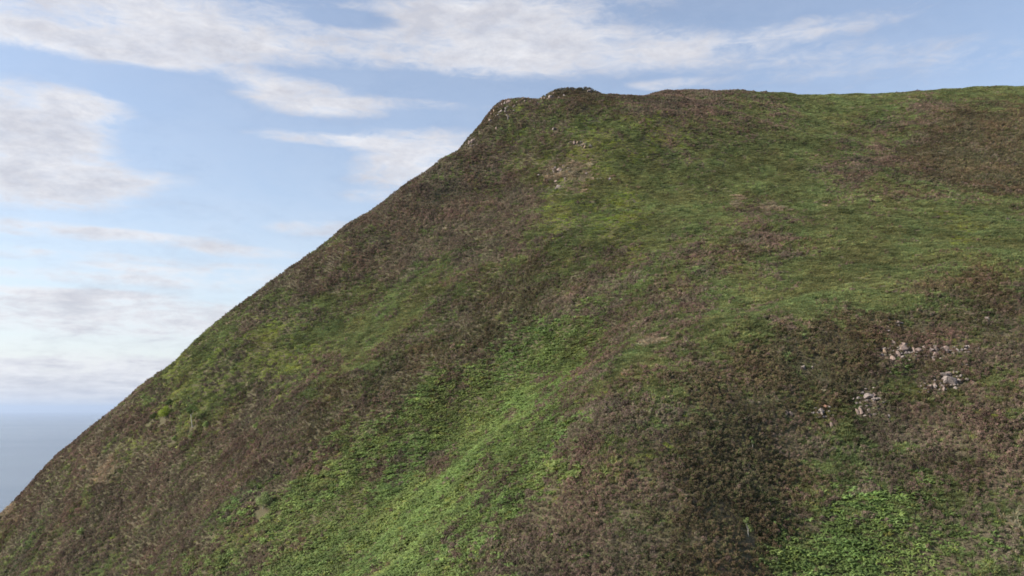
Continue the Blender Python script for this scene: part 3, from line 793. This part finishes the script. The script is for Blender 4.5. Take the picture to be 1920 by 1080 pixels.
# what grows at each spot
wx = P[:, 0] + 2.2 * fbm(P[:, 0] / 5, P[:, 1] / 5, 61, 3); wy = P[:, 1] + 2.2 * fbm(P[:, 0] / 5, P[:, 1] / 5, 71, 3)
Wt = species_weights(np.stack([wx, wy, P[:, 2]], -1))
score = np.log(Wt + 1e-4)
for s in range(6):
    score[:, s] += 1.5 * fbm(P[:, 0] / 3.6, P[:, 1] / 3.6, 200 + 17 * s, 3) + 1.5 * fbm(P[:, 0] / 0.95, P[:, 1] / 0.95, 900 + 17 * s, 2) - 0.42 * np.log(-np.log(rng.uniform(1e-6, 1 - 1e-6, len(P))))
spec = score.argmax(1)
tone = (1 + 0.45 * fbm(P[:, 0] / 7, P[:, 1] / 7, 400, 3)) * (1 + 0.75 * vnoise(P[:, 0] / 0.8, P[:, 1] / 0.8, 411))           # patches of fresher and duller growth
warm = fbm(P[:, 0] / 4, P[:, 1] / 4, 431, 3)
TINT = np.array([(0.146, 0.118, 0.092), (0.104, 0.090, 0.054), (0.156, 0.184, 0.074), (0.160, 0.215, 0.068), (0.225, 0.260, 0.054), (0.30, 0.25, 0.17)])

def scatter(name, label, mask, scl, lift=0.0, upright=0.5):
    col, nvar = COLS[name]
    p, n, s_ = P[mask], Pn[mask], spec[mask]
    m = len(p)
    ax = n * (1 - upright) + np.array([0, 0, 1.0]) * upright
    ax = ax / np.linalg.norm(ax, axis=1, keepdims=True)
    t, a, psi = np.arccos(np.clip(ax[:, 2], -1, 1)), np.arctan2(ax[:, 1], ax[:, 0]), rng.uniform(0, 2 * np.pi, m)
    r20, r21, r22 = -np.sin(t) * np.cos(psi), np.sin(t) * np.sin(psi), np.cos(t)
    r10 = np.sin(a) * np.cos(t) * np.cos(psi) + np.cos(a) * np.sin(psi)
    r00 = np.cos(a) * np.cos(t) * np.cos(psi) - np.sin(a) * np.sin(psi)
    eul = np.stack([np.arctan2(r21, r22), np.arcsin(np.clip(-r20, -1, 1)), np.arctan2(r10, r00)], -1)
    tint = TINT[s_] * tone[mask][:, None] * rng.uniform(0.7, 1.3, (m, 1))
    wv = warm[mask][:, None]
    tint = tint * (1 + wv * np.array([[0.16, -0.04, 0.0]])) * rng.uniform(0.96, 1.04, (m, 3))
    if name == 'bracken':                      # some fronds are yellowing or brown
        old = rng.random(m)
        tint[old > 0.9] *= np.array([1.12, 1.0, 0.85]); tint[old > 0.985] *= np.array([1.05, 0.85, 0.85]); tint[old < 0.15] *= 0.78
    me = bpy.data.meshes.new(name)
    me.vertices.add(m)
    pp = p.copy(); pp[:, 2] += lift
    me.vertices.foreach_set('co', pp.astype(np.float32).ravel())
    def fa(nm, typ, key, arr):
        at = me.attributes.new(nm, typ, 'POINT'); at.data.foreach_set(key, arr.ravel())
    fa('rot', 'FLOAT_VECTOR', 'vector', eul.astype(np.float32))
    fa('size', 'FLOAT', 'value', (0.83 * scl * rng.uniform(0.62, 1.3, m) * (1 + 0.55 * fbm(p[:, 0] / 2.3, p[:, 1] / 2.3, 777, 2)) * np.clip((dist[mask] / 90) ** 0.22, 0.92, 1.25)).astype(np.float32))
    fa('pick', 'INT', 'value', rng.integers(0, nvar, m).astype(np.int32))
    fa('tint', 'FLOAT_COLOR', 'color', np.hstack([tint, np.ones((m, 1))]).astype(np.float32))
    o = link(bpy.data.objects.new(name, me))
    ng = bpy.data.node_groups.new(name + '_cover', 'GeometryNodeTree')
    ng.interface.new_socket('Geometry', in_out='INPUT', socket_type='NodeSocketGeometry')
    ng.interface.new_socket('Geometry', in_out='OUTPUT', socket_type='NodeSocketGeometry')
    gi, go = ng.nodes.new('NodeGroupInput'), ng.nodes.new('NodeGroupOutput')
    ip = ng.nodes.new('GeometryNodeInstanceOnPoints'); ip.inputs['Pick Instance'].default_value = True
    ci = ng.nodes.new('GeometryNodeCollectionInfo')
    ci.inputs['Collection'].default_value = col
    ci.inputs['Separate Children'].default_value = True
    ci.inputs['Reset Children'].default_value = True
    def na(nm, typ):
        q = ng.nodes.new('GeometryNodeInputNamedAttribute'); q.data_type = typ; q.inputs['Name'].default_value = nm
        return [s for s in q.outputs if s.enabled and s.name == 'Attribute'][0]
    e2r = ng.nodes.new('FunctionNodeEulerToRotation')
    L = ng.links.new
    L(na('rot', 'FLOAT_VECTOR'), e2r.inputs[0])
    L(e2r.outputs[0], ip.inputs['Rotation'])
    L(na('size', 'FLOAT'), ip.inputs['Scale'])
    L(na('pick', 'INT'), ip.inputs['Instance Index'])
    L(gi.outputs[0], ip.inputs['Points']); L(ci.outputs[0], ip.inputs['Instance']); L(ip.outputs[0], go.inputs[0])
    md = o.modifiers.new('cover', 'NODES'); md.node_group = ng
    o['kind'] = 'stuff'; o['label'] = label; o['category'] = name.replace('_', ' ')
    print(name, m)
scatter('heather', 'brown and olive heather covering most of the hillside', spec <= 1, 1.0)
scatter('grass', 'olive green moor grass between the heather', spec == 2, 1.0)
scatter('bracken', 'bright green bracken filling the gully and the foot of the spur', spec == 3, 0.78, 0.0, 0.6)
scatter('bilberry', 'yellow-green bilberry patches among the heather', spec == 4, 1.05)
scatter('straw_grass', 'pale straw coloured dead grass tussocks', spec == 5, 1.0)

# ------------------------------------------------------------------ sea haze
m_haze, nt, out = new_mat('sea_air')
pv = nd(nt, 'ShaderNodeVolumePrincipled', {'Color': (0.54, 0.66, 0.86, 1), 'Density': 4.2e-5, 'Anisotropy': 0.3})
nt.links.new(pv.outputs[0], out.inputs['Volume'])
bm = bmesh.new(); bmesh.ops.create_cube(bm, size=1.0)
HT = 260.0
for v in bm.verts: v.co = Vector((v.co.x * 150000, v.co.y * 150000, SEA - 4 if v.co.z < 0 else HT))
me = bpy.data.meshes.new('haze'); bm.to_mesh(me); bm.free(); me.materials.append(m_haze)
haze = link(bpy.data.objects.new('haze', me)); haze['kind'] = 'stuff'
haze['label'] = 'thin pale sea air over the water'; haze['category'] = 'haze'
